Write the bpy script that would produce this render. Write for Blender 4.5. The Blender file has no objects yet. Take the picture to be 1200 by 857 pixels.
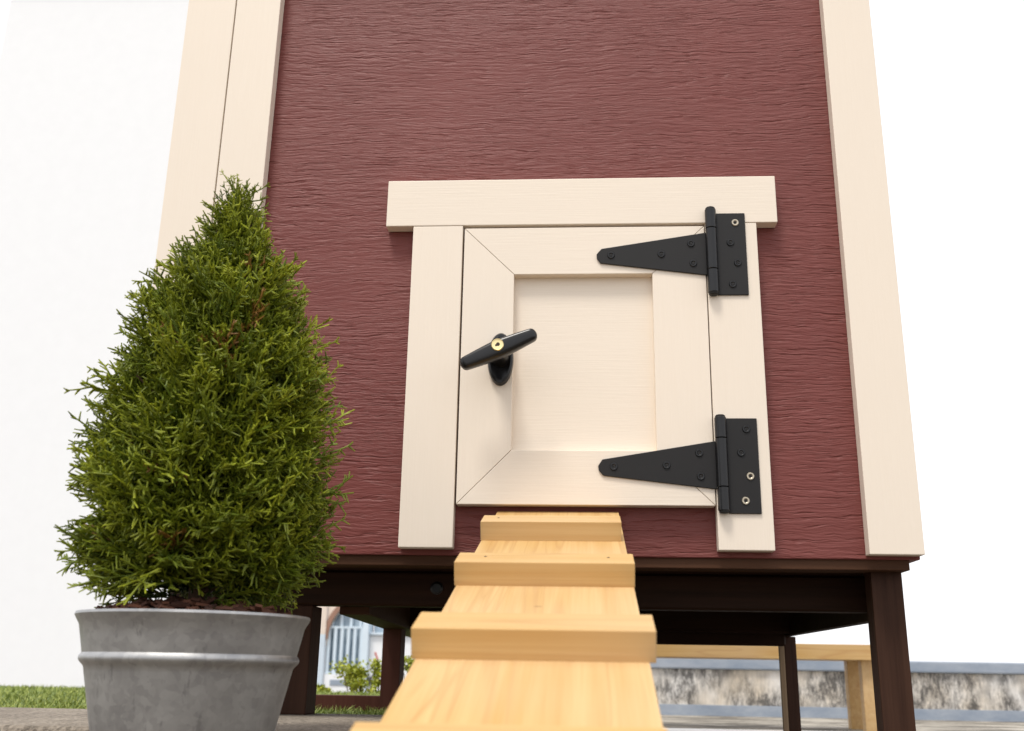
import bpy, bmesh, math, random
import numpy as np
from mathutils import Vector, Matrix
R_ = math.radians
scene = bpy.context.scene
COL = scene.collection
random.seed(7)

# ------------------------------------------------------------------ camera
cam_d = bpy.data.cameras.new('camera'); cam = bpy.data.objects.new('camera', cam_d); COL.objects.link(cam)
scene.camera = cam
PITCH, YAW, ROLL = 0.2943, -0.0659, 0.0171
CAM = Vector((-0.0114, -1.2662, -0.1985))
cp, sp, cy, sy = math.cos(PITCH), math.sin(PITCH), math.cos(YAW), math.sin(YAW)
fwd = Vector((sy*cp, cy*cp, sp)); rgt = Vector((cy, -sy, 0)); upv = rgt.cross(fwd)
r2 = rgt*math.cos(ROLL) + upv*math.sin(ROLL); u2 = -rgt*math.sin(ROLL) + upv*math.cos(ROLL)
mw = Matrix((r2, u2, -fwd)).transposed().to_4x4(); mw.translation = CAM
cam.matrix_world = mw
cam_d.sensor_width = 36; cam_d.lens = 1182.85/1200*36
cam_d.clip_start = 0.02; cam_d.clip_end = 2000
cam_d.dof.use_dof = True; cam_d.dof.focus_distance = 1.29; cam_d.dof.aperture_fstop = 9.5

# ------------------------------------------------------------------ sky, sun, exposure
SUN_EL, SUN_AZ = R_(64), R_(205)          # azimuth clockwise from +y: the sun stands behind the camera, to its left
world = bpy.data.worlds.new('World'); scene.world = world; world.use_nodes = True
nt = world.node_tree; nt.nodes.clear()
sky = nt.nodes.new('ShaderNodeTexSky'); sky.sky_type = 'NISHITA'; sky.sun_disc = False
sky.sun_elevation = SUN_EL; sky.sun_rotation = SUN_AZ; sky.dust_density = 4; sky.air_density = 1.0
mixn = nt.nodes.new('ShaderNodeMix'); mixn.data_type = 'RGBA'
mixn.inputs['Factor'].default_value = 0.8
mixn.inputs['B'].default_value = (10.2, 10.2, 10.4, 1)      # thin bright cloud over the whole sky
bg = nt.nodes.new('ShaderNodeBackground'); bg.inputs['Strength'].default_value = 0.088
wo = nt.nodes.new('ShaderNodeOutputWorld')
nt.links.new(sky.outputs[0], mixn.inputs['A']); nt.links.new(mixn.outputs['Result'], bg.inputs['Color'])
nt.links.new(bg.outputs[0], wo.inputs['Surface'])
sd = bpy.data.lights.new('sun', 'SUN'); sd.energy = 1.5; sd.angle = R_(14); sd.color = (1, 0.95, 0.87)
sun = bpy.data.objects.new('sun', sd); COL.objects.link(sun)
d = Vector((math.sin(SUN_AZ)*math.cos(SUN_EL), math.cos(SUN_AZ)*math.cos(SUN_EL), math.sin(SUN_EL)))
sun.rotation_euler = d.to_track_quat('Z', 'Y').to_euler(); sun.location = (-1, -3, 4)
vs = scene.view_settings; vs.view_transform = 'Standard'; vs.look = 'None'; vs.exposure = 0.70; vs.gamma = 1
vs.use_curve_mapping = False
scene.render.engine = 'CYCLES'

# ------------------------------------------------------------------ node helpers
class NT:
    def __init__(s, name):
        s.m = bpy.data.materials.new(name); s.m.use_nodes = True
        s.t = s.m.node_tree; s.t.nodes.clear()
        s.out = s.n('ShaderNodeOutputMaterial'); s.b = s.n('ShaderNodeBsdfPrincipled')
        s.l(s.b.outputs[0], s.out.inputs['Surface'])
    def n(s, k, **kw):
        x = s.t.nodes.new(k)
        for a, v in kw.items(): setattr(x, a, v)
        return x
    def l(s, a, b): s.t.links.new(a, b)
    def put(s, sock, v):
        if hasattr(v, 'is_output') or isinstance(v, bpy.types.NodeSocket): s.l(v, sock)
        else: sock.default_value = v
    def coord(s, scale=(1, 1, 1), kind='Object', loc=(0, 0, 0), rnd=0.0, rot=(0, 0, 0)):
        tc = s.n('ShaderNodeTexCoord'); mp = s.n('ShaderNodeMapping')
        mp.inputs['Scale'].default_value = scale; mp.inputs['Location'].default_value = loc
        mp.inputs['Rotation'].default_value = rot
        v = tc.outputs[kind]
        if rnd:
            oi = s.n('ShaderNodeObjectInfo'); ad = s.n('ShaderNodeVectorMath', operation='MULTIPLY_ADD')
            cb = s.n('ShaderNodeCombineXYZ')
            for i in range(3): s.l(oi.outputs['Random'], cb.inputs[i])
            s.l(cb.outputs[0], ad.inputs[0]); ad.inputs[1].default_value = (rnd, rnd*.73, rnd*1.31); s.l(v, ad.inputs[2]); v = ad.outputs[0]
        s.l(v, mp.inputs['Vector']); return mp.outputs[0]
    def noise(s, vec, scale=5, detail=3, rough=.55, dist=0.0):
        x = s.n('ShaderNodeTexNoise'); s.l(vec, x.inputs['Vector'])
        x.inputs['Scale'].default_value = scale; x.inputs['Detail'].default_value = detail
        x.inputs['Roughness'].default_value = rough; x.inputs['Distortion'].default_value = dist
        return x.outputs['Fac']
    def ramp(s, fac, stops):
        x = s.n('ShaderNodeValToRGB'); s.l(fac, x.inputs[0]); e = x.color_ramp.elements
        while len(e) < len(stops): e.new(0.5)
        for el, (p, c) in zip(e, stops):
            el.position = p; el.color = (c, c, c, 1) if isinstance(c, (int, float)) else (*c, 1)
        return x.outputs['Color']
    def math(s, op, a, b=0.0, c=None, clamp=False):
        x = s.n('ShaderNodeMath', operation=op); x.use_clamp = clamp
        s.put(x.inputs[0], a); s.put(x.inputs[1], b)
        if c is not None: s.put(x.inputs[2], c)
        return x.outputs[0]
    def mix(s, f, a, b, mode='MIX'):
        x = s.n('ShaderNodeMix', data_type='RGBA', blend_type=mode)
        s.put(x.inputs['Factor'], f)
        for k, v in (('A', a), ('B', b)):
            if isinstance(v, tuple): v = (*v, 1) if len(v) == 3 else v
            s.put(x.inputs[k], v)
        return x.outputs['Result']
    def add(s, vec, off):
        x = s.n('ShaderNodeVectorMath', operation='ADD'); s.l(vec, x.inputs[0]); s.l(off, x.inputs[1]); return x.outputs[0]
    def comb(s, x=0., y=0., z=0.):
        c = s.n('ShaderNodeCombineXYZ')
        for i, v in enumerate((x, y, z)): s.put(c.inputs[i], v)
        return c.outputs[0]
    def bump(s, h, dist=.001, strength=1.0, normal=None):
        x = s.n('ShaderNodeBump'); s.l(h, x.inputs['Height']); x.inputs['Distance'].default_value = dist
        x.inputs['Strength'].default_value = strength
        if normal is not None: s.l(normal, x.inputs['Normal'])
        s.l(x.outputs[0], s.b.inputs['Normal']); return x.outputs[0]
    def set(s, col=None, rough=None, metal=None, spec=None):
        for k, v in (('Base Color', col), ('Roughness', rough), ('Metallic', metal), ('Specular IOR Level', spec)):
            if v is None: continue
            if isinstance(v, tuple) and len(v) == 3: v = (*v, 1)
            s.put(s.b.inputs[k], v)
        return s.m

MAT = {}
def make_materials():
    # embossed red siding
    t = NT('siding_paint')
    base = t.coord((1, 1, 1))
    sep = t.n('ShaderNodeSeparateXYZ'); t.l(base, sep.inputs[0]); X, Y, Z = sep.outputs
    XY = t.math('ADD', X, Y)
    flat = t.comb(XY, 0.0, Z)
    w1 = t.noise(t.comb(t.math('MULTIPLY', XY, 1.5), 0.0, t.math('MULTIPLY', Z, 6.0)), 1, 2, .5)
    w2 = t.noise(t.comb(t.math('MULTIPLY', XY, 34.), 3.0, t.math('MULTIPLY', Z, 34.0)), 1, 2, .5)
    warp = t.math('ADD', t.math('MULTIPLY', t.math('SUBTRACT', w1, .5), .060), t.math('MULTIPLY', t.math('SUBTRACT', w2, .5), .0062))
    Zw = t.math('ADD', Z, warp)
    fine = t.noise(t.comb(t.math('MULTIPLY', XY, 30.), 1.0, t.math('MULTIPLY', Zw, 340.)), 1, 3, .6)
    mid = t.noise(t.comb(t.math('MULTIPLY', XY, 15.), 5.0, t.math('MULTIPLY', Zw, 150.)), 1, 3, .6, .2)
    crk = t.noise(t.comb(t.math('MULTIPLY', XY, 17.), 9.0, t.math('MULTIPLY', Zw, 235.)), 1, 2, .5)
    crack = t.ramp(crk, [(0, 0), (.34, 0), (.43, 1), (1, 1)])
    area = t.ramp(t.noise(t.comb(t.math('MULTIPLY', XY, 2.0), 2.0, t.math('MULTIPLY', Z, 6.)), 1, 2, .5), [(.30, .35), (.55, 1)])
    h = t.math('ADD', t.math('MULTIPLY', fine, .58), t.math('ADD', t.math('MULTIPLY', mid, .48), t.math('MULTIPLY', crack, .35)))
    h = t.math('MULTIPLY', h, area)
    t.bump(h, .0034, .9)
    cv = t.noise(flat, 3.5, 3)
    col = t.mix(t.ramp(cv, [(.3, 0), (.7, 1)]), (.154, .038, .032), (.178, .046, .039))
    t.set(col, t.math('MULTIPLY_ADD', fine, .12, .46), spec=.32); MAT['siding'] = t.m

    def cream(name, sc):
        t = NT(name); v = t.coord(sc, rnd=7.)
        g = t.noise(v, 1, 4, .65); g2 = t.noise(t.coord((5, 5, 5), rnd=3.), 1, 3)
        dn = t.noise(t.coord((1, 1, 1), rnd=3.), 160, 2)
        c = t.mix(t.ramp(g, [(.25, 0), (.75, 1)]), (.790, .695, .582), (.808, .716, .606))
        c = t.mix(t.math('MULTIPLY', t.ramp(g2, [(.35, 1), (.6, 0)]), .3), c, (.765, .680, .575))
        t.bump(t.math('ADD', g, t.math('MULTIPLY', dn, .25)), .0006, .35)
        t.set(c, .5, spec=.4); MAT[name] = t.m
    cream('cream_horizontal', (14, 420, 420)); cream('cream_vertical', (420, 420, 14))

    def pine(name, axis):
        t = NT(name)
        sc = {'x': (1.6, 60, 60), 'y': (75, 1.6, 75)}[axis]
        lo = {'x': (1.2, 14, 14), 'y': (26, 1.1, 14)}[axis]
        g = t.noise(t.coord(sc, rnd=5.), 1, 4, .6, .3)
        b = t.noise(t.coord(lo, rnd=5.), 1, 2, .5, .5)
        wv = t.math('FRACT', t.math('MULTIPLY', b, 9.0))
        ring = t.ramp(wv, [(0, 1), (.12, .25), (.8, 0), (1, 1)])
        c = t.mix(t.ramp(g, [(.3, 0), (.7, 1)]), (.530, .312, .098), (.640, .440, .195))
        c = t.mix(t.math('MULTIPLY', ring, .6), c, (.455, .240, .080))
        big = t.noise(t.coord((3, 3, 3), rnd=2.), 1, 2)
        c = t.mix(t.math('MULTIPLY', t.ramp(big, [(.4, 0), (.65, 1)]), .4), c, (.63, .47, .29))
        vo = t.n('ShaderNodeTexVoronoi'); t.l(t.coord({'x': (3, 9, 9), 'y': (9, 4, 9)}[axis], rnd=11.), vo.inputs['Vector']); vo.inputs['Scale'].default_value = 1.1
        kn = t.ramp(vo.outputs['Distance'], [(0, 1), (.03, .8), (.05, 0)])
        if axis == 'y':            # one small knot in the board
            ln = t.n('ShaderNodeVectorMath', operation='LENGTH'); t.l(t.coord((240, 330, 0), loc=(.6, -.118*330, 0)), ln.inputs[0])
            kn = t.math('MAXIMUM', kn, t.ramp(ln.outputs['Value'], [(0, 1), (.5, .8), (1, 0)]))
        c = t.mix(t.math('MULTIPLY', kn, .5), c, (.22, .10, .04))
        f = t.noise(t.coord({'x': (5, 420, 420), 'y': (420, 5, 420)}[axis], rnd=5.), 1, 3, .6)
        c = t.mix(t.math('MULTIPLY', t.ramp(f, [(.45, 0), (.7, 1)]), .22), c, (.44, .235, .075))
        t.bump(t.math('ADD', g, t.math('MULTIPLY', f, .5)), .0005, .6)
        t.set(c, .42, spec=.4); MAT[name] = t.m
    pine('pine_across', 'x'); pine('pine_along', 'y')

    def stain(name, c0, c1, sc, rough=.6):
        t = NT(name); g = t.noise(t.coord(sc, rnd=4.), 1, 4, .6)
        t.bump(g, .0008, .6)
        t.set(t.mix(t.ramp(g, [(.3, 0), (.7, 1)]), c0, c1), rough, spec=.12); MAT[name] = t.m
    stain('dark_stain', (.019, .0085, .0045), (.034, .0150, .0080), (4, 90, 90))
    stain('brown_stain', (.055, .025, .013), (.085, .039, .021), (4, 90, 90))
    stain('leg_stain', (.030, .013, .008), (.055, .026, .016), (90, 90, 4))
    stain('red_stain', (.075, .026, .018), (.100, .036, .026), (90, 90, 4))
    stain('lit_raw_edge', (.22, .15, .09), (.34, .24, .15), (90, 90, 4))  # raw wood tone that also holds the light on the leg's side

    t = NT('black_powder_coat'); g = t.noise(t.coord((1, 1, 1)), 900, 2); g2 = t.noise(t.coord((1, 1, 1)), 35, 4)
    t.bump(g, .0003, .35)
    t.set(t.mix(g2, (.0095, .009, .0092), (.016, .015, .015)), t.math('MULTIPLY_ADD', g2, .25, .42), spec=.30); MAT['black'] = t.m
    t = NT('black_plastic'); g = t.noise(t.coord((1, 1, 1)), 500, 2); t.bump(g, .0002, .2)
    t.set((.006, .006, .007), .28, spec=.42); MAT['plastic'] = t.m
    t = NT('brass'); t.set((.86, .72, .38), .3, 1.0); MAT['brass'] = t.m
    t = NT('keyhole_dark'); t.set((.035, .015, .006), .6); MAT['keyhole'] = t.m
    t = NT('screw_recess'); t.set((.010, .008, .007), .5); MAT['recess'] = t.m
    t = NT('bare_steel'); t.set((.50, .44, .34), .35, .9); MAT['steel'] = t.m

    t = NT('galvanised_steel'); v = t.coord((1, 1, 1))
    vo = t.n('ShaderNodeTexVoronoi'); t.l(t.add(v, t.comb(t.math('MULTIPLY', t.noise(v, 40, 3), .03), t.math('MULTIPLY', t.noise(v, 47, 3), .03), 0.)), vo.inputs['Vector']); vo.inputs['Scale'].default_value = 150
    vs_ = t.n('ShaderNodeSeparateColor'); t.l(vo.outputs['Color'], vs_.inputs[0])
    g = t.noise(v, 22, 5, .7); g3 = t.noise(t.coord((1, 1, .3)), 90, 4, .7)
    m = t.math('ADD', t.math('MULTIPLY', vs_.outputs[0], .22), t.math('MULTIPLY', g, .78))
    c = t.mix(t.ramp(m, [(.28, 0), (.68, 1)]), (.32, .32, .325), (.45, .45, .445))
    c = t.mix(t.math('MULTIPLY', t.ramp(g3, [(.60, 0), (.67, 1)]), .45), c, (.20, .20, .20))
    t.bump(t.math('ADD', t.math('MULTIPLY', g3, .3), g), .0006, .22)
    t.set(c, t.math('MULTIPLY_ADD', m, .2, .36), .8); MAT['galv'] = t.m

    # foliage: green that turns yellow-green towards the young tips
    t = NT('conifer_foliage')
    at = t.n('ShaderNodeAttribute'); at.attribute_name = 'tip'; at2 = t.n('ShaderNodeAttribute'); at2.attribute_name = 'tone'
    c = t.mix(t.math('POWER', at.outputs['Fac'], 1.7), (.032, .064, .005), (.46, .50, .032))
    c = t.mix(t.math('MULTIPLY', at2.outputs['Fac'], .45, clamp=True), c, (.065, .130, .007))
    c = t.mix(t.math('GREATER_THAN', at2.outputs['Fac'], 1.5), c, (.26, .13, .03))
    t.set(c, .45, spec=.35)
    tr = t.n('ShaderNodeBsdfTranslucent'); t.l(t.mix(.5, c, (.34, .40, .025)), tr.inputs['Color'])
    ms = t.n('ShaderNodeMixShader'); ms.inputs[0].default_value = .18
    t.l(t.b.outputs[0], ms.inputs[1]); t.l(tr.outputs[0], ms.inputs[2]); t.l(ms.outputs[0], t.out.inputs['Surface'])
    MAT['foliage'] = t.m
    t = NT('shrub_leaf'); oi = t.n('ShaderNodeAttribute'); oi.attribute_name = 'tone'
    t.set(t.mix(oi.outputs['Fac'], (.20, .26, .015), (.46, .48, .04)), .5); MAT['shrub_leaf'] = t.m
    t = NT('bark'); g = t.noise(t.coord((60, 60, 12)), 1, 4); t.bump(g, .002)
    t.set(t.mix(g, (.055, .03, .016), (.15, .085, .045)), .8); MAT['bark'] = t.m
    t = NT('bark_mulch'); at2 = t.n('ShaderNodeAttribute'); at2.attribute_name = 'tone'
    t.set(t.mix(at2.outputs['Fac'], (.05, .018, .010), (.17, .065, .035)), .85); MAT['mulch'] = t.m

    t = NT('rough_concrete'); v = t.coord((1, 1, 1)); a = t.noise(v, 9, 5, .7); b = t.noise(v, 190, 3, .7)
    vo = t.n('ShaderNodeTexVoronoi'); t.l(v, vo.inputs['Vector']); vo.inputs['Scale'].default_value = 160
    c = t.mix(t.ramp(a, [(.35, 0), (.65, 1)]), (.20, .165, .13), (.36, .31, .25))
    c = t.mix(t.ramp(b, [(.45, 0), (.62, .75)]), c, (.10, .085, .065))
    t.bump(t.math('ADD', t.math('MULTIPLY', b, .7), vo.outputs['Distance']), .004, .8)
    t.set(c, .9); MAT['concrete'] = t.m
    t = NT('bare_earth'); v = t.coord((1, 1, 1)); a = t.noise(v, 1.4, 5, .7); b = t.noise(v, 60, 4, .7)
    c = t.mix(t.ramp(a, [(.35, 0), (.65, 1)]), (.13, .11, .085), (.20, .17, .13)); c = t.mix(t.ramp(b, [(.5, 0), (.65, .6)]), c, (.08, .065, .05))
    t.bump(b, .004); t.set(c, .9); MAT['ground'] = t.m
    t = NT('apron_concrete'); v = t.coord((1.4, 3.5, 1)); a = t.noise(v, 2.2, 6, .75); b = t.noise(v, 14, 5, .7)
    c = t.mix(t.ramp(a, [(.42, 0), (.64, 1)]), (.09, .078, .06), (.50, .46, .39)); c = t.mix(t.ramp(b, [(.58, 0), (.7, .7)]), c, (.09, .075, .05))
    t.set(c, .9); MAT['apron'] = t.m
    t = NT('lawn_soil'); v = t.coord((1, 1, 1)); a = t.noise(v, 3, 5, .7); b = t.noise(v, 70, 3)
    c = t.mix(a, (.075, .12, .022), (.16, .21, .045)); t.bump(b, .01); t.set(c, .9); MAT['lawn'] = t.m
    t = NT('grass_blade'); at2 = t.n('ShaderNodeAttribute'); at2.attribute_name = 'tone'
    t.set(t.mix(at2.outputs['Fac'], (.14, .20, .025), (.36, .40, .09)), .6); MAT['grass'] = t.m

    # stained render of the boundary wall
    t = NT('mouldy_render'); v = t.coord((1, 1, 1))
    s1 = t.noise(t.coord((22, 1, 9)), 1, 8, .85); s2 = t.noise(t.coord((3.4, 1, 3.0), loc=(.45, 0, .35)), 1, 3, .6); s3 = t.noise(t.coord((60, 1, 16)), 1, 4, .7)
    k = t.math('MULTIPLY', t.ramp(s2, [(.36, 0), (.50, 1)]), t.ramp(s1, [(.40, 0), (.56, 1)]))
    k2 = t.math('MULTIPLY', t.ramp(s3, [(.45, 0), (.65, 1)]), t.math('MULTIPLY_ADD', t.ramp(s2, [(.35, 0), (.6, 1)]), .55, .2))
    c = t.mix(t.ramp(t.noise(t.coord((5, 1, 5)), 1, 3), [(.35, 0), (.65, 1)]), (.66, .58, .47), (.78, .76, .73))
    c = t.mix(t.math('MULTIPLY', k2, .75), c, (.16, .145, .13)); c = t.mix(t.math('MULTIPLY', k, .9), c, (.055, .052, .05))
    t.bump(s3, .004); t.set(c, .9); MAT['mould'] = t.m
    t = NT('faded_blue_paint'); v = t.coord((6, 6, 14)); a = t.noise(v, 1, 5, .7)
    t.set(t.mix(t.ramp(a, [(.35, 0), (.7, 1)]), (.235, .285, .36), (.36, .40, .46)), .8); MAT['bluepaint'] = t.m
    def plain(name, c, rough=.7, metal=0.0, var=.06, sc=3.):
        t = NT(name); g = t.noise(t.coord((1, 1, 1), rnd=3.), sc, 5, .65)
        t.set(t.mix(t.ramp(g, [(.3, 0), (.7, 1)]), tuple(x*(1-var) for x in c), tuple(min(.86, x*(1+var)) for x in c)), rough, metal)
        t.bump(g, .002, .3); MAT[name] = t.m
    plain('house_white', (.82, .835, .85), var=.012); plain('house_blue_white', (.55, .64, .72)); plain('house_beige', (.72, .62, .53))
    plain('arch_brown', (.30, .17, .12)); plain('frame_white', (.62, .72, .80)); plain('kerb_white', (.78, .77, .74), .8, 0, .1, 6)
    plain('roof_shingle', (.07, .06, .06), .8, 0, .3, 30); plain('house_roof', (.20, .12, .09)); plain('red_mark', (.5, .08, .06)); plain('box_grey', (.08, .085, .10)); plain('vent_grey', (.28, .33, .40))
    t = NT('window_glass'); g = t.noise(t.coord((2.5, 2.5, 1.2)), 1.5, 3)
    t.set(t.mix(t.ramp(g, [(.35, 0), (.65, 1)]), (.16, .23, .30), (.42, .52, .60)), .08, spec=.6); MAT['glass'] = t.m
make_materials()

# ------------------------------------------------------------------ geometry helpers
WL = {}        # world location of each object
def reg(o, parent, loc):
    COL.objects.link(o); WL[o.name] = Vector(loc)
    if parent is not None: o.parent = parent; o.location = Vector(loc) - WL[parent.name]
    else: o.location = loc
    return o
def tag(o, label=None, cat=None, group=None, kind=None):
    for k, v in (('label', label), ('category', cat), ('group', group), ('kind', kind)):
        if v: o[k] = v
    return o
def empty(name, loc, parent=None):
    o = bpy.data.objects.new(name, None); o.empty_display_size = .05
    return reg(o, parent, loc)
def finish(bm, name, mat, parent=None, origin=None, smooth=False):
    """bm holds world coordinates; its object gets `origin` (default: centre of its box)"""
    vs_ = [v.co for v in bm.verts]
    if origin is None:
        lo = [min(v[i] for v in vs_) for i in range(3)]; hi = [max(v[i] for v in vs_) for i in range(3)]
        origin = Vector([(a+b)/2 for a, b in zip(lo, hi)])
    origin = Vector(origin)
    bmesh.ops.translate(bm, verts=bm.verts, vec=-origin)
    bmesh.ops.recalc_face_normals(bm, faces=bm.faces)
    me = bpy.data.meshes.new(name); bm.to_mesh(me); bm.free()
    for m in (mat if isinstance(mat, (list, tuple)) else [mat]): me.materials.append(MAT[m])
    if smooth:
        for p in me.polygons: p.use_smooth = True
        me.set_sharp_from_angle(angle=R_(35))
    return reg(bpy.data.objects.new(name, me), parent, origin)
def box_bm(x0, x1, y0, y1, z0, z1, bev=.0012, seg=2, bm=None):
    b = bmesh.new()
    vs_ = [b.verts.new((x, y, z)) for z in (z0, z1) for y in (y0, y1) for x in (x0, x1)]
    for f in ((0, 2, 3, 1), (4, 5, 7, 6), (0, 1, 5, 4), (2, 6, 7, 3), (0, 4, 6, 2), (1, 3, 7, 5)): b.faces.new([vs_[i] for i in f])
    if bev: bmesh.ops.bevel(b, geom=b.edges[:], offset=bev, segments=seg, profile=.6, affect='EDGES')
    if bm is None: return b
    me = bpy.data.meshes.new('tmp'); b.to_mesh(me); b.free(); bm.from_mesh(me); bpy.data.meshes.remove(me); return bm
def box(name, x0, x1, y0, y1, z0, z1, mat, parent=None, bev=.0012, seg=2):
    return finish(box_bm(x0, x1, y0, y1, z0, z1, bev, seg), name, mat, parent)
def prism_bm(poly, y0, y1, bev=.0, seg=2):
    """poly of (x,z) extruded from y0 (front) to y1 (back)"""
    b = bmesh.new(); n = len(poly)
    F = [b.verts.new((x, y0, z)) for x, z in poly]; B = [b.verts.new((x, y1, z)) for x, z in poly]
    b.faces.new(F); b.faces.new(B[::-1])
    for i in range(n): b.faces.new((F[i], B[i], B[(i+1) % n], F[(i+1) % n]))
    bmesh.ops.recalc_face_normals(b, faces=b.faces)
    if bev: bmesh.ops.bevel(b, geom=b.edges[:], offset=bev, segments=seg, profile=.6, affect='EDGES')
    return b
def lathe_bm(prof, axis='z', seg=32, sx=1., sy=1., caps=True, bm=None, mat=0, center=(0, 0, 0), start=0):
    """prof: list of (radius, height) ; axis z, or -y (height counts towards the viewer)"""
    b = bm or bmesh.new(); rings = []
    c = Vector(center)
    for r, h in prof:
        ring = []
        for k in range(seg):
            a = 2*math.pi*k/seg
            p = (r*sx*math.cos(a), r*sy*math.sin(a), h) if axis == 'z' else (r*sx*math.cos(a), -h, r*sy*math.sin(a))
            ring.append(b.verts.new(c + Vector(p)))
        rings.append(ring)
    for i in range(len(rings)-1):
        for k in range(seg):
            f = b.faces.new((rings[i][k], rings[i][(k+1) % seg], rings[i+1][(k+1) % seg], rings[i+1][k])); f.material_index = mat
    if caps:
        for rg in (rings[0], rings[-1]):
            f = b.faces.new(rg); f.material_index = mat
    return b
def fast_mesh(name, V, F4, mat, attrs=None, F3=None):
    me = bpy.data.meshes.new(name)
    V = np.asarray(V, np.float32); me.vertices.add(len(V)); me.vertices.foreach_set('co', V.ravel())
    F = np.asarray(F4 if F3 is None else F3, np.int32); k = F.shape[1]
    me.loops.add(F.size); me.loops.foreach_set('vertex_index', F.ravel())
    me.polygons.add(len(F)); me.polygons.foreach_set('loop_start', np.arange(0, F.size, k, dtype=np.int32))
    try: me.polygons.foreach_set('loop_total', np.full(len(F), k, np.int32))
    except Exception: pass
    for nme, arr in (attrs or {}).items():
        at = me.attributes.new(nme, 'FLOAT', 'POINT'); at.data.foreach_set('value', np.asarray(arr, np.float32))
    me.materials.append(MAT[mat]); me.update(calc_edges=True); me.validate()
    return bpy.data.objects.new(name, me)

# ------------------------------------------------------------------ ground
GZ = -0.37
def build_ground():
    b = bmesh.new()
    xs = [-300, -60, -20, -6, -3, -1, 0, 1, 3, 6, 20, 60, 300]; ys = [-300, -60, -10, -3, -1, 0, 1, 2, 4, 6, 7.5, 9, 12, 20, 60, 400]
    def gz(y): t = min(1, max(0, (y-6)/3)); return GZ - .75*t*t*(3-2*t)
    g = [[b.verts.new((x, y, gz(y))) for x in xs] for y in ys]
    for j in range(len(ys)-1):
        for i in range(len(xs)-1): b.faces.new((g[j][i], g[j][i+1], g[j+1][i+1], g[j+1][i]))
    tag(finish(b, 'ground', 'ground', origin=(0, 0, 0)), 'bare brown earth around the coop', 'ground', kind='structure')
    # raised concrete pad that carries the front left leg
    b = box_bm(-1.30, -.07, -.235, .176, GZ-.05, -.2577, .006, 3)
    tag(finish(b, 'concrete_pad', 'concrete'), 'rough sandy concrete pad under the front left coop leg', 'pad', kind='structure')
    # raised lawn terrace behind the pad
    b = box_bm(-6.0, -.06, .1765, 2.1, GZ-.05, -.272, .01, 2)
    tag(finish(b, 'lawn', 'lawn'), 'raised strip of lawn running back under the coop', 'lawn', kind='structure')
    # concrete apron in front of the boundary wall
    b = box_bm(.15, 4.5, 1.96, 3.29, GZ-.05, GZ+.006, .003, 1)
    tag(finish(b, 'concrete_apron', 'apron'), 'stained concrete apron at the foot of the boundary wall', 'apron', kind='structure')
    b = box_bm(.15, 4.5, 1.80, 1.955, GZ-.05, GZ+.018, .006, 2)
    tag(finish(b, 'kerb', 'kerb_white'), 'white painted kerb edging the stained concrete apron', 'kerb', kind='structure')
    # grass
    rng = np.random.default_rng(3); n = 26000
    x = rng.uniform(-1.9, -.07, n); y = .18 + 1.88*rng.uniform(0, 1, n)**1.4; h = rng.uniform(.004, .014, n); w = rng.uniform(.0010, .002, n)
    a = rng.uniform(0, 2*np.pi, n); lx, ly = rng.normal(0, .007, n), rng.normal(0, .007, n)
    P = np.stack([x, y, np.full(n, -.2725)], 1); s = np.stack([np.cos(a)*w, np.sin(a)*w, 0*w], 1)
    V = np.stack([P-s, P+s, P+np.stack([lx, ly, h], 1)], 1).reshape(-1, 3)
    o = fast_mesh('grass', V, None, 'grass', {'tone': np.repeat(rng.uniform(0, 1, n), 3)}, F3=np.arange(3*n).reshape(-1, 3))
    tag(reg(o, None, (0, 0, 0)), 'short yellow-green grass under and behind the coop', 'grass', kind='stuff')
build_ground()

# ------------------------------------------------------------------ coop
XL, XR, ZB, ZT, YB = -.585, .405, -.0611, 1.22, 1.36
FR = -.019                                      # front plane of trim and door
coop = tag(empty('chicken_coop', (0, .6, GZ)), 'red wood-grained chicken coop on dark legs with cream trim and small door', 'coop')
def P(name, *a, **k): return box(name, *a[:6], a[6], k.pop('parent', coop), **k)
# siding
s = box_bm(XL, XR, 0, .011, ZB, ZT, .001, 1); finish(s, 'siding_panel', 'siding', coop, origin=(0, 0, 0))
for nm, args in (('siding_panel', (XL, XL+.011, .0115, .22, -.06, ZT)), ('siding_panel', (-.356, -.3455, .2205, YB-.0115, -.058, ZT)), ('siding_panel', (XR-.011, XR, .0115, YB, ZB, ZT)), ('siding_panel', (-.356, XR-.0115, YB-.011, YB, ZB, ZT)), ('siding_panel', (XL+.0115, -.3565, .209, .22, -.06, ZT))):
    finish(box_bm(*args, .001, 1), nm, 'siding', coop, origin=(0, 0, 0))
# corner boards and the door surround
def board_v(x0, x1, z0, z1, y0=FR, y1=-.0005, nm='trim_board'): return P(nm, x0, x1, y0, y1, z0, z1, 'cream_vertical', bev=.0011)
board_v(-.5115, -.4455, ZB+.004, ZT); board_v(-.585, -.5133, ZB+.004, ZT)
board_v(.340, .405, ZB+.004, ZT)
board_v(-.2312, -.1634, -.0539, .3782); board_v(.1611, .2287, -.0539, .3782)
tb = bmesh.new(); tb.free()
b = prism_bm([(-.2688, .3787), (.2567, .3787), (.2567, .4467), (-.2688, .4467)], FR-.0005, -.0005, .0011)
finish(b, 'trim_board', 'cream_horizontal', coop)
# roof with a small overhang
rb = bmesh.new()
box_bm(-.356-.06, XR+.06, -.07, YB+.07, ZT-.002, ZT+.03, .003, 1, rb); box_bm(XL-.06, -.4165, -.07, .29, ZT-.002, ZT+.03, .003, 1, rb)
finish(rb, 'roof', 'roof_shingle', coop)
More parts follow.
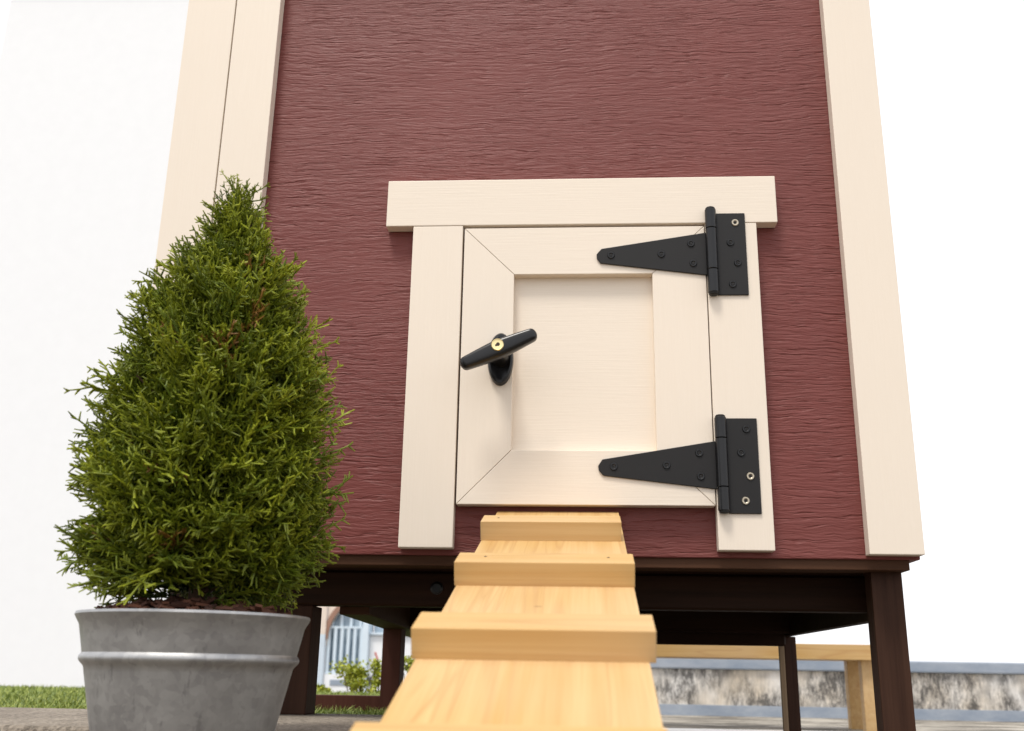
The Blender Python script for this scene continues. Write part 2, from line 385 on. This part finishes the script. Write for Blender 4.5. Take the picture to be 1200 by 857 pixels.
# underside: bottom plate, floor, joists, side beams, legs
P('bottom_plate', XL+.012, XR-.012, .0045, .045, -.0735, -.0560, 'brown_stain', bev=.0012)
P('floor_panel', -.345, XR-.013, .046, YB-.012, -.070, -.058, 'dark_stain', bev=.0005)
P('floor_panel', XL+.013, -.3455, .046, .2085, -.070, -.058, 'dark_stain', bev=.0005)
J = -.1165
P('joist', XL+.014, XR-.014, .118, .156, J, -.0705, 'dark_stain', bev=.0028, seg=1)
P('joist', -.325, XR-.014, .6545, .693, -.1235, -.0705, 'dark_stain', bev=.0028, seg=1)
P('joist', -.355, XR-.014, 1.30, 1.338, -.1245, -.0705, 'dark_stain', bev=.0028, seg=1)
b = bmesh.new()                                                       # left side beam, splayed a little
pts = [(-.3397, .1575), (-.4107, 1.316), (-.3507, 1.320), (-.2980, .1575)]
lo = [b.verts.new((x, y, -.1265)) for x, y in pts]; hi = [b.verts.new((x, y, -.0702)) for x, y in pts]
b.faces.new(lo); b.faces.new(hi)
for i in range(4): b.faces.new((lo[i], lo[(i+1) % 4], hi[(i+1) % 4], hi[i]))
bmesh.ops.bevel(b, geom=b.edges[:], offset=.0012, segments=1, affect='EDGES')
finish(b, 'side_beam', 'brown_stain', coop)
P('ledger', -.20, .3755, .6935, .732, -.1450, -.0705, 'dark_stain', bev=.003, seg=1)
P('side_beam', .3765, .392, .06, 1.32, -.127, -.0702, 'dark_stain')
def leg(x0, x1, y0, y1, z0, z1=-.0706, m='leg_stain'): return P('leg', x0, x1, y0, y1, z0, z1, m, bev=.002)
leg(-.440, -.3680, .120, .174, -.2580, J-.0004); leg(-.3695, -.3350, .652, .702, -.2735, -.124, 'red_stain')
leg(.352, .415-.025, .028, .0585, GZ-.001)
leg(.3795, .4220-.02, .735, .785, GZ-.001, -.1268); P('lit_leg_face', .3695, .3792, .733, .742, GZ-.001, -.1268, 'lit_raw_edge')  # added pale strip: the leg's lit left side put into colour
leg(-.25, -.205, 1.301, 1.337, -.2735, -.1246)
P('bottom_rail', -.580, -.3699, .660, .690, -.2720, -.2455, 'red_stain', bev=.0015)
b = lathe_bm([(.0085, 0), (.0085, .003), (.006, .0045)], '-y', 20, center=(-.1995, .1195, -.0925)); finish(b, 'bolt_head', 'plastic', coop)

# ------------------------------------------------------------------ door
DX0, DX1, DZ0, DZ1 = -.1608, .1597, 0.0, .3742
PX0, PX1, PZ0, PZ1 = -.0930, .0897, .0688, .3070
door = finish(box_bm(DX0+.02, DX1-.02, -.0052, -.0008, DZ0+.02, DZ1-.02, .0004, 1), 'door', 'cream_horizontal', coop)
door['label'] = 'cream framed pop door with mitred corners'
g = .00035
def piece(name, poly, mat): return finish(prism_bm(poly, FR, -.0010, .0007), name, mat, door)
piece('top_rail', [(DX0+g, DZ1), (PX0+g, PZ1), (PX1-g, PZ1), (DX1-g, DZ1)], 'cream_horizontal')
piece('bottom_rail', [(DX0+g, DZ0), (DX1-g, DZ0), (PX1-g, PZ0), (PX0+g, PZ0)], 'cream_horizontal')
piece('stile', [(DX0, DZ0+g), (PX0, PZ0+g), (PX0, PZ1-g), (DX0, DZ1-g)], 'cream_vertical')
piece('stile', [(DX1, DZ0+g), (DX1, DZ1-g), (PX1, PZ1-g), (PX1, PZ0+g)], 'cream_vertical')

# ------------------------------------------------------------------ hinges
def screw_mesh(name, ringmat):
    b = bmesh.new()
    lathe_bm([(.0050, 0), (.0050, .0006), (.0043, .0016), (.0030, .0016), (.0018, .0007)], '-y', 20, bm=b, mat=0, caps=False)
    lathe_bm([(.0020, .0008), (.0003, .0008)], '-y', 20, bm=b, mat=1)
    for ang in (.4, .4+math.pi/2):                       # cross slot
        q = box_bm(-.0019, .0019, -.0013, -.0007, -.00045, .00045, 0)
        bmesh.ops.rotate(q, verts=q.verts, cent=(0, 0, 0), matrix=Matrix.Rotation(ang, 3, 'Y'))
        n0 = len(b.faces); me = bpy.data.meshes.new('t'); q.to_mesh(me); q.free(); b.from_mesh(me); bpy.data.meshes.remove(me)
        b.faces.ensure_lookup_table()
        for f in b.faces[n0:]: f.material_index = 1
    bmesh.ops.recalc_face_normals(b, faces=b.faces)
    me = bpy.data.meshes.new(name); b.to_mesh(me); b.free()
    me.materials.append(MAT[ringmat]); me.materials.append(MAT['recess']); return me
scr_black, scr_bare = screw_mesh('screw_black', 'plastic'), screw_mesh('screw_bare', 'steel')
def hinge(strap, plate, barx, barz, knuckles, plate_screws, strap_screws, bare):
    yb = FR - .0002
    h = finish(prism_bm(plate, yb-.0024, yb, .0005, 1), 'hinge', 'black', coop)
    finish(prism_bm(strap, yb-.0026, yb, .0005, 1), 'strap', 'black', h)
    x0, x1 = barx; cx, r = (x0+x1)/2, (x1-x0)/2; z0, z1 = barz
    cuts = [z0+.0032] + sorted(knuckles) + [z1-.0032]
    for a, c in zip(cuts[:-1], cuts[1:]):
        b = lathe_bm([(r*.9, a+.0002), (r, a+.0009), (r, c-.0009), (r*.9, c-.0002)], 'z', 28, center=(cx, yb-r*.80, 0)); finish(b, 'knuckle', 'plastic', h, smooth=True)
    for z, zz in ((z1-.0034, z1), (z0+.0034, z0)):
        b = lathe_bm([(r*.86, z), (r*.86, z+(zz-z)*.5), (r*.70, z+(zz-z)*.85), (r*.3, zz)], 'z', 24, center=(cx, yb-r*.80, 0)); finish(b, 'pin_end', 'black', h, smooth=True)
    for lst, dy in ((plate_screws, .0024), (strap_screws, .0026)):
        for i, (x, z) in enumerate(lst):
            reg(bpy.data.objects.new('screw', scr_bare if (dy == .0024 and i in bare) else scr_black), h, (x, yb-dy+.0002, z))
hinge([(.1610, .3636), (.0232, .3416), (.0166, .3338), (.0168, .3277), (.0219, .3210), (.1610, .3030)],
      [(.1745, .3914), (.2135, .3914), (.2135, .2750), (.1745, .2750)], (.1605, .1752), (.2731, .3984), (.309, .3673),
      [(.2004, .3774), (.1930, .3487), (.2012, .3199), (.1934, .2899)], [(.1411, .3477), (.1019, .3330), (.0356, .3321), (.1433, .3197)], (0,))
hinge([(.1620, .0806), (.0216, .0568), (.0163, .0486), (.0169, .0432), (.0225, .0364), (.1620, .0201)],
      [(.1755, .1099), (.2145, .1099), (.2145, -.0098), (.1755, -.0098)], (.1615, .1762), (-.0105, .1135), (.022, .0833),
      [(.2010, .0959), (.1932, .0659), (.2030, .0364), (.1958, .0060)], [(.1416, .0653), (.1009, .0496), (.1426, .0359), (.0355, .0476)], (2, 3))

# ------------------------------------------------------------------ T handle
hx, hz = -.1085, .1880
b = lathe_bm([(1.0, 0), (1.0, .0045), (.94, .0075), (.80, .0085), (.70, .0070), (.45, .0060)], '-y', 40, .0168, .0352, center=(hx, FR, hz)); han = finish(b, 'door_handle', 'plastic', coop, smooth=True)
han['label'] = 'black T-shaped latch handle with brass key lock'
b = lathe_bm([(.0132, .004), (.0118, .010), (.0100, .022), (.0100, .050)], '-y', 28, center=(hx, FR, hz+.001)); finish(b, 'shaft', 'plastic', han, smooth=True)
# bar: rounded sections along its length
def bar():
    A, B = Vector((-.1538, -.0760, .1630)), Vector((-.0600, -.0760, .2050)); ax = (B-A); L = ax.length; ax.normalize()
    dep = Vector((0, -1, 0)); hgt = ax.cross(dep).normalized()
    if hgt.z < 0: hgt = -hgt
    b = bmesh.new(); rings = []; N, K = 28, 20
    for i in range(N+1):
        t = .5-.5*math.cos(math.pi*i/N); s_ = 2*t-1
        hh = .0118 - .0043*abs(s_)**1.25; dd = .0095 - .0018*abs(s_)**1.3
        e = 1.0
        if abs(s_) > .87: q = (abs(s_)-.87)/.13; e = max(.03, (1-q**2.4))**.5
        c = A + ax*(L*t); ring = []
        for k in range(K):
            a = 2*math.pi*k/K; ca, sa = math.cos(a), math.sin(a)
            ex = .55
            px_ = math.copysign(abs(ca)**ex, ca)*hh*e; py_ = math.copysign(abs(sa)**ex, sa)*dd*e
            ring.append(b.verts.new(c + hgt*px_ + dep*py_))
        rings.append(ring)
    for i in range(N):
        for k in range(K): b.faces.new((rings[i][k], rings[i][(k+1) % K], rings[i+1][(k+1) % K], rings[i+1][k]))
    b.faces.new(rings[0]); b.faces.new(rings[-1]); return b
finish(bar(), 'handle_bar', 'plastic', han, smooth=True)
b = lathe_bm([(.0078, 0), (.0078, .0105), (.0070, .0115), (.0058, .0112), (.0004, .0112)], '-y', 32, center=(-.1076, -.0760, .1868)); finish(b, 'lock_cylinder', 'brass', han, smooth=True)
b = bmesh.new(); lathe_bm([(.0023, .0108), (.0023, .0116), (.0003, .0116)], '-y', 16, bm=b, center=(-.1070, -.0760, .1872))
q = box_bm(-.0034, .0006, -.0877, -.0868, -.0011, .0011, 0); bmesh.ops.rotate(q, verts=q.verts, cent=(0, 0, 0), matrix=Matrix.Rotation(-.5, 3, 'Y')); bmesh.ops.translate(q, verts=q.verts, vec=(-.1073, 0, .1870))
me = bpy.data.meshes.new('t'); q.to_mesh(me); q.free(); b.from_mesh(me); bpy.data.meshes.remove(me); finish(b, 'keyhole', 'keyhole', han)

# ------------------------------------------------------------------ ramp
RW = .1526
ramp = empty('ramp', (-.0342, -.004, -.0059)); ramp.rotation_euler = (.3069, 0, -.0102)
tag(ramp, 'pine chicken ramp with wide cleats rising to the small door', 'ramp')
def rpart(name, x0, x1, s0, s1, n0, n1, mat, bev=.0008):
    b = box_bm(x0, x1, -s1, -s0, n0, n1, bev)      # local: -y runs down the ramp
    c = Vector(((x0+x1)/2, -(s0+s1)/2, (n0+n1)/2)); bmesh.ops.translate(b, verts=b.verts, vec=-c)
    me = bpy.data.meshes.new(name); b.to_mesh(me); b.free(); me.materials.append(MAT[mat])
    o = bpy.data.objects.new(name, me); COL.objects.link(o); o.parent = ramp; o.location = c; return o
rpart('plank', -RW/2+.0006, RW/2-.0006, .002, 1.185, -.018, 0, 'pine_along')
S0, SD, H, CW = .1997, .2077, .0202, .0412
for i, (dl, dr) in enumerate(((0, -.004), (.001, 0), (.002, .0035), (0, -.003), (0, 0))):
    s_ = S0 + SD*i
    c = rpart('cleat', -RW/2-dl, RW/2+dr, s_-CW, s_, -.0004, H, 'pine_across')
    if i < 2:
        for x in ((-.055, .052) if i == 1 else (-.057,)):
            b = lathe_bm([(.0013, 0), (.0011, .0003)], 'z', 10); me = bpy.data.meshes.new('nail_head'); b.to_mesh(me); b.free(); me.materials.append(MAT['keyhole'])
            o = bpy.data.objects.new('nail_head', me); COL.objects.link(o); o.parent = c; o.location = (x+.003*i, .003, H/2+.0002)

# ------------------------------------------------------------------ pot and conifer
PXC, PYC, RIM = -.3530, -.35, -.1560
def build_pot():
    pot = empty('plant_pot', (PXC, PYC, GZ)); tag(pot, 'galvanised metal bucket pot holding a small conifer', 'pot')
    k = (.0790-.1000)/(-.2514+.1577)                    # taper
    rr = lambda z: .1000 + k*(z-RIM) - .0012
    prof = [(.001, GZ+.004), (rr(GZ)-.004, GZ+.004), (rr(GZ)-.001, GZ), (rr(GZ), GZ+.006)]
    z = GZ+.006
    while z < -.201: prof.append((rr(z), z)); z += .02
    prof += [(rr(-.2), -.2000), (rr(-.198)+.0012, -.1980), (rr(-.195)+.0030, -.1955), (rr(-.193)+.0034, -.1935), (rr(-.19)+.0024, -.1910), (rr(-.189)+.0002, -.1885)]
    prof += [(rr(-.175), -.175), (rr(-.165), -.165), (.1000, RIM-.0035), (.1013, RIM-.001), (.1007, RIM+.0012), (.0990, RIM+.001), (.0975, RIM-.004), (.090, RIM-.03), (.001, RIM-.03)]
    b = lathe_bm(prof, 'z', 72, center=(PXC, PYC, 0), caps=False); finish(b, 'pot_body', 'galv', pot, smooth=True)
    # bark mulch filling
    rng = random.Random(5); b = bmesh.new(); tone = []
    lathe_bm([(.0900, RIM-.020), (.0925, RIM-.006), (.06, RIM-.001), (.001, RIM+.003)], 'z', 24, bm=b, center=(PXC, PYC, 0), caps=False)
    for i in range(420):
        a = rng.uniform(0, 6.283); r = .083*math.sqrt(rng.random()); z0 = RIM - .008 + .014*(1-(r/.094)**2) + rng.uniform(0, .008)
        q = box_bm(-rng.uniform(.004, .010), rng.uniform(.004, .010), -.003, .003, -.0012, .0012, 0)
        bmesh.ops.transform(q, matrix=Matrix.Translation((PXC+r*math.cos(a), PYC+r*math.sin(a), z0)) @ Matrix.Rotation(rng.uniform(0, 6.28), 4, 'Z') @ Matrix.Rotation(rng.uniform(-.6, .6), 4, 'X') @ Matrix.Rotation(rng.uniform(-.6, .6), 4, 'Y'), verts=q.verts)
        me = bpy.data.meshes.new('t'); q.to_mesh(me); q.free(); b.from_mesh(me); bpy.data.meshes.remove(me)
    o = finish(b, 'mulch', 'mulch', pot); n = len(o.data.vertices)
    at = o.data.attributes.new('tone', 'FLOAT', 'POINT'); at.data.foreach_set('value', np.repeat(np.random.default_rng(1).uniform(0, 1, n//8+12), 8)[:n].astype(np.float32))
    o['kind'] = 'stuff'
build_pot()

def tube(path, rad, K=3):
    """tapered tube round a path -> verts, quads"""
    path = np.asarray(path); n = len(path); V = []
    d = np.gradient(path, axis=0); d /= np.linalg.norm(d, axis=1)[:, None]+1e-9
    up = np.array([0, 0, 1.]) if abs(d[0][2]) < .9 else np.array([1., 0, 0])
    for i in range(n):
        a = np.cross(d[i], up); a /= np.linalg.norm(a)+1e-9; c = np.cross(a, d[i])
        for k in range(K):
            t = 2*np.pi*k/K; V.append(path[i]+rad[i]*(a*np.cos(t)+c*np.sin(t)))
    F = [[i*K+k, i*K+(k+1) % K, (i+1)*K+(k+1) % K, (i+1)*K+k] for i in range(n-1) for k in range(K)]
    return np.array(V), np.array(F)

def spray_template(rng, L=.046):
    """one flattened feathery spray along +x in the xy plane: a stem, side shoots and their short twigs"""
    Vs, Fs, Ts, off = [], [], [], 0
    def addt(path, r0, r1, t0, t1):
        nonlocal off
        n = len(path); V, F = tube(path, np.linspace(r0, r1, n)); Vs.append(V); Fs.append(F+off); off += len(V)
        Ts.append(np.repeat(np.linspace(t0, t1, n), 3))
    m = 5; u = np.linspace(0, 1, m); bend = rng.normal(0, .012); lift = rng.uniform(.0, .012)
    stem = np.stack([L*u, bend*u**2, lift*u**2], 1); addt(stem, .0009, .0006, 0, .75)
    side = 1
    for q in np.linspace(.14, .97, 8):
        side = -side; p = np.array([np.interp(q, u, stem[:, i]) for i in range(3)])
        l = L*(.48*(1-.55*q)+.10)*rng.uniform(.75, 1.25); ang = side*rng.uniform(.45, .85)
        dr = np.array([np.cos(ang), np.sin(ang), rng.normal(0, .22)]); cv = np.array([.25, -.30*side, rng.normal(.1, .1)])
        v = np.linspace(0, 1, 3)[:, None]; path = p+l*(dr*v+cv*v**2*.6); addt(path, .00105, .0006, .25+.3*q, .8+.2*q)
        for w in rng.uniform(.2, .9, 4):
            pp = p+l*(dr*w+cv*w*w*.6); a2 = ang+rng.choice([-1, 1])*rng.uniform(.5, .9); l2 = l*rng.uniform(.25, .48)
            d2 = np.array([np.cos(a2), np.sin(a2), rng.normal(0, .3)]); addt(np.array([pp, pp+l2*d2]), .00100, .0005, .45+.2*q, 1.0)
    return np.concatenate(Vs), np.concatenate(Fs), np.concatenate(Ts)

def build_conifer():
    tree = empty('potted_conifer', (PXC, PYC, RIM-.01)); tag(tree, 'bushy bright green conical conifer growing in the metal bucket', 'conifer')
    rng = np.random.default_rng(11)
    T = [spray_template(rng) for _ in range(10)]
    zs = np.array([-.155, -.14, -.12, -.09, -.03, .02, .105, .167, .215, .25, .285])
    rs = np.array([.056, .078, .096, .108, .109, .104, .080, .052, .029, .013, .003])
    axis_x = lambda z: PXC + .0015*np.sin(z*14)
    Vs, Fs, tip, tone, off = [], [], [], [], 0
    N = 2500
    # weights: more sprays where the crown is wide
    zg = np.linspace(-.138, .232, 400); wgt = np.interp(zg, zs, rs)+.014; wgt /= wgt.sum()
    lump = rng.normal(0, 1.5, (9, 16))
    for i in range(N):
        z = rng.choice(zg, p=wgt)+rng.normal(0, .003); th = rng.uniform(0, 2*np.pi)
        R = np.interp(z, zs, rs)
        lm = lump[int(np.clip((z+.165)/.45*8, 0, 8)), int(th/(2*np.pi)*16) % 16]
        rad = max(0, R*(1+.045*lm) - .039)*np.sqrt(rng.uniform(.25, 1.0)) if R > .039 else 0
        k = np.clip((z+.16)/.42, 0, 1)
        el = rng.normal(.30+.95*k, .28) 
        az = th+rng.normal(0, .45)
        dx = np.array([np.cos(az)*np.cos(el), np.sin(az)*np.cos(el), np.sin(el)])
        rnd = rng.normal(0, 1, 3); dy = np.cross(rnd, dx); dy /= np.linalg.norm(dy); dz = np.cross(dx, dy)
        sc = rng.uniform(.65, 1.20)*(1 if z < .17 else .72)
        V, F, t = T[rng.integers(len(T))]
        Pn = np.array([axis_x(z)+rad*np.cos(th), PYC+rad*np.sin(th), z]) + sc*(V[:, :1]*dx+V[:, 1:2]*dy+V[:, 2:3]*dz)
        Pn[:, 2] -= .10*np.hypot(Pn[:, 0]-PXC, Pn[:, 1]-PYC)**1.5
        Vs.append(Pn); Fs.append(F+off); off += len(V)
        tip.append(t*rng.uniform(.55, 1.0)); tone.append(np.full(len(V), 2.0 if rng.random() < .013 else np.clip(rng.normal(.4, .3), 0, 1)))
    # loose leader shoots at the top and a few stray ones at the flank
    stray = [((0, 0, z), (rng.normal(0, .28), rng.normal(0, .28), 1), .62-.9*max(0, z-.15)) for z in np.linspace(.14, .258, 24)]
    for _ in range(60):
        z = rng.uniform(-.12, .20); th = rng.uniform(0, 2*np.pi); R = np.interp(z, zs, rs)-.033
        stray.append(((R*np.cos(th), R*np.sin(th), z), (np.cos(th), np.sin(th), rng.uniform(.3, 1.4)), rng.uniform(.8, 1.15)))
    for p, dv, sc in stray:
        dx = np.array(dv, float); dx /= np.linalg.norm(dx); dy = np.cross(rng.normal(0, 1, 3), dx); dy /= np.linalg.norm(dy); dz = np.cross(dx, dy)
        V, F, t = T[rng.integers(len(T))]; Pn = np.array([axis_x(p[2])+p[0], PYC+p[1], p[2]])+sc*(V[:, :1]*dx+V[:, 1:2]*dy+V[:, 2:3]*dz)
        Vs.append(Pn); Fs.append(F+off); off += len(V); tip.append(.4+.6*t); tone.append(np.full(len(V), .25))
    V = np.concatenate(Vs)-np.array([PXC, PYC, 0]); o = fast_mesh('crown', V, np.concatenate(Fs), 'foliage', {'tip': np.concatenate(tip), 'tone': np.concatenate(tone)})
    reg(o, tree, (PXC, PYC, 0))
    # trunk and limbs
    Vs, Fs, off = [], [], 0
    def addp(path, r0, r1, K=6):
        nonlocal off
        V, F = tube(path, np.linspace(r0, r1, len(path)), K); Vs.append(V); Fs.append(F+off); off += len(V)
    zt = np.linspace(-.17, .255, 12); addp(np.stack([axis_x(zt)-PXC, 0*zt, zt], 1), .0085, .0014, 8)
    for i in range(80):
        z = rng.uniform(-.145, .22); th = rng.uniform(0, 2*np.pi); R = np.interp(z, zs, rs)*rng.uniform(.5, .82); k = (z+.16)/.42
        u = np.linspace(0, 1, 4); addp(np.stack([R*u*np.cos(th), R*u*np.sin(th), z+R*(.25+.9*k)*u**1.3], 1), .0024, .0010, 5)
    o = fast_mesh('trunk', np.concatenate(Vs), np.concatenate(Fs), 'bark'); reg(o, tree, (PXC, PYC, 0))
build_conifer()

# ------------------------------------------------------------------ low boundary wall behind the coop
def build_boundary():
    w = empty('boundary_wall', (2.3, 3.36, GZ)); tag(w, 'low mould-stained garden wall with faded blue coping and blue band', 'wall')
    Y = 3.28; k = (3.28+1.2662)/(4+1.2662)
    zf = lambda z: CAM.z + (z-CAM.z)*k
    x0, x1 = .12, 4.5
    z_base, z_b0, z_b1, z_c0, z_c1 = GZ-.02, zf(-.392), zf(-.340), zf(-.172), zf(-.118)
    finish(box_bm(x0, x1, Y+.006, Y+.16, z_base, z_c0, .002, 1), 'wall_face', 'mould', w)
    box('coping', x0-.01, x1+.01, Y-.012, Y+.175, z_c0+.001, z_c1, 'bluepaint', w, bev=.006)
    box('painted_band', x0-.004, x1+.004, Y, Y+.0055, z_b0, z_b1, 'bluepaint', w, bev=.001)
build_boundary()

# ------------------------------------------------------------------ white house beyond the lawn
def build_house():
    Y = 20.0; k = (Y+1.2662)/(13+1.2662)
    X = lambda x: CAM.x+(x-CAM.x)*k
    Z = lambda z: CAM.z+(z-CAM.z)*k
    h = empty('white_house', (-5, Y+2, -1.12)); tag(h, 'white house with a railed arched window beyond the lawn', 'house')
    gz = -1.14
    xl, xa, xb, xr = -14.5, X(-3.46), X(-2.945), X(-.9)
    bz0, bz1 = Z(-.275), Z(.74)                         # window opening
    # front wall around the opening
    box('wall', xl, xa, Y, Y+5, gz, 17.2, 'house_white', h, bev=.01)
    box('wall', xa+.002, xb-.002, Y+.001, Y+4.9, gz, bz0, 'house_white', h, bev=.005)
    # spandrel with a pointed-arch cut
    pts = [(xa+.002, Z(.10))]
    w_ = xb-xa
    n = 12
    for i in range(n+1):
        t = i/n; a = math.pi/2*t
        pts.append((xa+.03+(w_*.97)*(1-math.cos(a)), Z(.19)+(Z(.74)-Z(.19))*math.sin(a)))
    pts += [(xb-.002, 17.19), (xa+.002, 17.19)]
    finish(prism_bm(pts, Y+.002, Y+.35), 'wall', 'house_beige', h)
    arch = []
    for i in range(n+1):
        a = math.pi/2*i/n; arch.append((xa+.03+(w_*.97)*(1-math.cos(a)), Z(.19)+(Z(.74)-Z(.19))*math.sin(a)))
    outer = [(x-.10*math.cos(math.pi/2*i/n), z+.10*math.sin(math.pi/2*i/n)) for i, (x, z) in enumerate(arch)]
    finish(prism_bm(arch+outer[::-1], Y-.03, Y+.05), 'arch_trim', 'arch_brown', h)
    box('pilaster', X(-3.66), xa-.012, Y-.06, Y-.002, Z(.25), Z(1.3), 'house_beige', h, bev=.01)
    box('pilaster', X(-3.66), xa-.012, Y-.07, Y-.002, gz, Z(.249), 'house_blue_white', h, bev=.01)
    win = box('window', xa+.004, xb-.004, Y+.16, Y+.2, bz0+.002, bz1+.4, 'glass', h, bev=.003)
    for t in (.10, .36, .62, .88): box('mullion', xa+w_*t-.028, xa+w_*t+.028, Y+.10, Y+.159, Z(.36), bz1+.3, 'frame_white', win, bev=.004)
    rail = box('railing', xa+.006, xb-.006, Y+.02, Y+.075, Z(.335), Z(.362), 'frame_white', h, bev=.005)
    box('bottom_bar', xa+.006, xb-.006, Y+.02, Y+.075, bz0+.004, Z(-.245), 'frame_white', rail, bev=.005)
    for i in range(6):
        x = xa+w_*(.06+.176*i); box('baluster', x-.030, x+.030, Y+.025, Y+.07, Z(-.246), Z(.336), 'frame_white', rail, bev=.004)
    box('vent', X(-3.37), X(-3.09), Y-.015, Y-.002, Z(-.42), Z(-.345), 'vent_grey', h, bev=.004)
    # bright corner post and the porch wing to its right
    box('corner_post', xb, X(-2.86), Y-.12, Y+.4, gz, 17.1, 'frame_white', h, bev=.01)
    box('wall', X(-2.858), xr, Y+.05, Y+4.8, gz, Z(.25), 'house_white', h, bev=.01)
    box('ledge', X(-2.858), xr, Y-.02, Y+.5, Z(.252), Z(.285), 'frame_white', h, bev=.01)
    for a, c in ((-2.83, -2.42), (-2.36, -1.7), (-1.6, -1.0)):
        pw = box('window', X(a), X(c), Y+.25, Y+.3, Z(.288), Z(.95), 'glass', h, bev=.004)
        box('mullion', X(c)+.002, X(c)+.075, Y+.16, Y+.3, Z(.288), Z(.95), 'frame_white', pw, bev=.004)
    box('wall', X(-2.858), xr, Y+.1, Y+4.7, Z(.953), 17.15, 'house_white', h, bev=.01)
    box('roof', xl-.4, xr+.4, Y-.4, Y+5.4, 17.205, 17.45, 'house_roof', h, bev=.02)
    b = prism_bm([(X(-2.785), Z(.02)), (X(-2.765), Z(.03)), (X(-2.725), Z(-.07)), (X(-2.74), Z(-.075))], Y+.035, Y+.0495); finish(b, 'red_plaque', 'red_mark', h)
    box('meter_box', X(-2.85), X(-2.80), Y-.04, Y+.049, Z(-.40), Z(-.30), 'box_grey', h, bev=.006)
build_house()

# ------------------------------------------------------------------ small yellow-green shrubs on the lawn
def shrub(name, x, y, h, w, label, seed):
    rng = np.random.default_rng(seed); root = empty(name, (x, y, GZ-.001)); tag(root, label, 'shrub')
    Vs, tone = [], []
    n = int(1500*max(.5, w/.1))
    cl = [(rng.normal(0, w*.35), rng.normal(0, w*.35), rng.uniform(.25, .95)*h, rng.uniform(.2, .42)*w) for _ in range(9)]
    for i in range(n):
        c = cl[rng.integers(9)]; p = np.array(c[:3])+rng.normal(0, 1, 3)*c[3]*.55; p[2] = np.clip(p[2], .004, h*1.08)
        d_ = rng.normal(0, 1, 3); d_[2] = abs(d_[2]); d_ /= np.linalg.norm(d_); e = np.cross(d_, rng.normal(0, 1, 3)); e /= np.linalg.norm(e)
        l = rng.uniform(.009, .018); q = l*.38
        Vs += [p, p+d_*l*.5+e*q, p+d_*l, p+d_*l*.5-e*q]; tone += [rng.uniform(0, 1)]*4
    o = fast_mesh('foliage', np.array(Vs), np.arange(4*n).reshape(-1, 4), 'shrub_leaf', {'tone': tone}); reg(o, root, (x, y, GZ-.001))
    S, F, off = [], [], 0
    for c in cl:
        u = np.linspace(0, 1, 4)[:, None]; path = np.array([[0, 0, 0]])+u*np.array([c[:3]])
        V, f = tube(path+np.array([0, 0, -.004]), np.linspace(.003, .0015, 4), 4); S.append(V); F.append(f+off); off += len(V)
    reg(fast_mesh('stem', np.concatenate(S), np.concatenate(F), 'bark'), root, (x, y, GZ-.001))
shrub('garden_shrub', -.905, 3.0, .200, .090, 'rounded yellow-green shrub before the railed window of the white house', 21)
shrub('garden_shrub', -.815, 3.05, .175, .055, 'narrow yellow-green shrub between the railed window and the rear coop leg', 22)
shrub('garden_shrub', -1.045, 3.0, .115, .040, 'smallest low yellow-green shrub beside the front coop leg', 23)
shrub('garden_shrub', -.665, 3.0, .230, .075, 'leafy shrub showing between the rear coop leg and the ramp', 24)

# ------------------------------------------------------------------ low pine bench standing on the apron behind the coop
def build_bench():
    o = empty('pine_bench', (.52, 2.3, GZ)); tag(o, 'low plain pine bench standing between the coop and the stained wall', 'bench')
    box('bench_top', .06, 1.00, 2.14, 2.42, -.146, -.098, 'pine_across', o, bev=.002)
    for x in (.10, .90):
        for y in (2.17, 2.35): box('leg', x, x+.045, y, y+.04, GZ+.005, -.1455, 'pine_along', o, bev=.002)
build_bench()
bpy.context.view_layer.update()
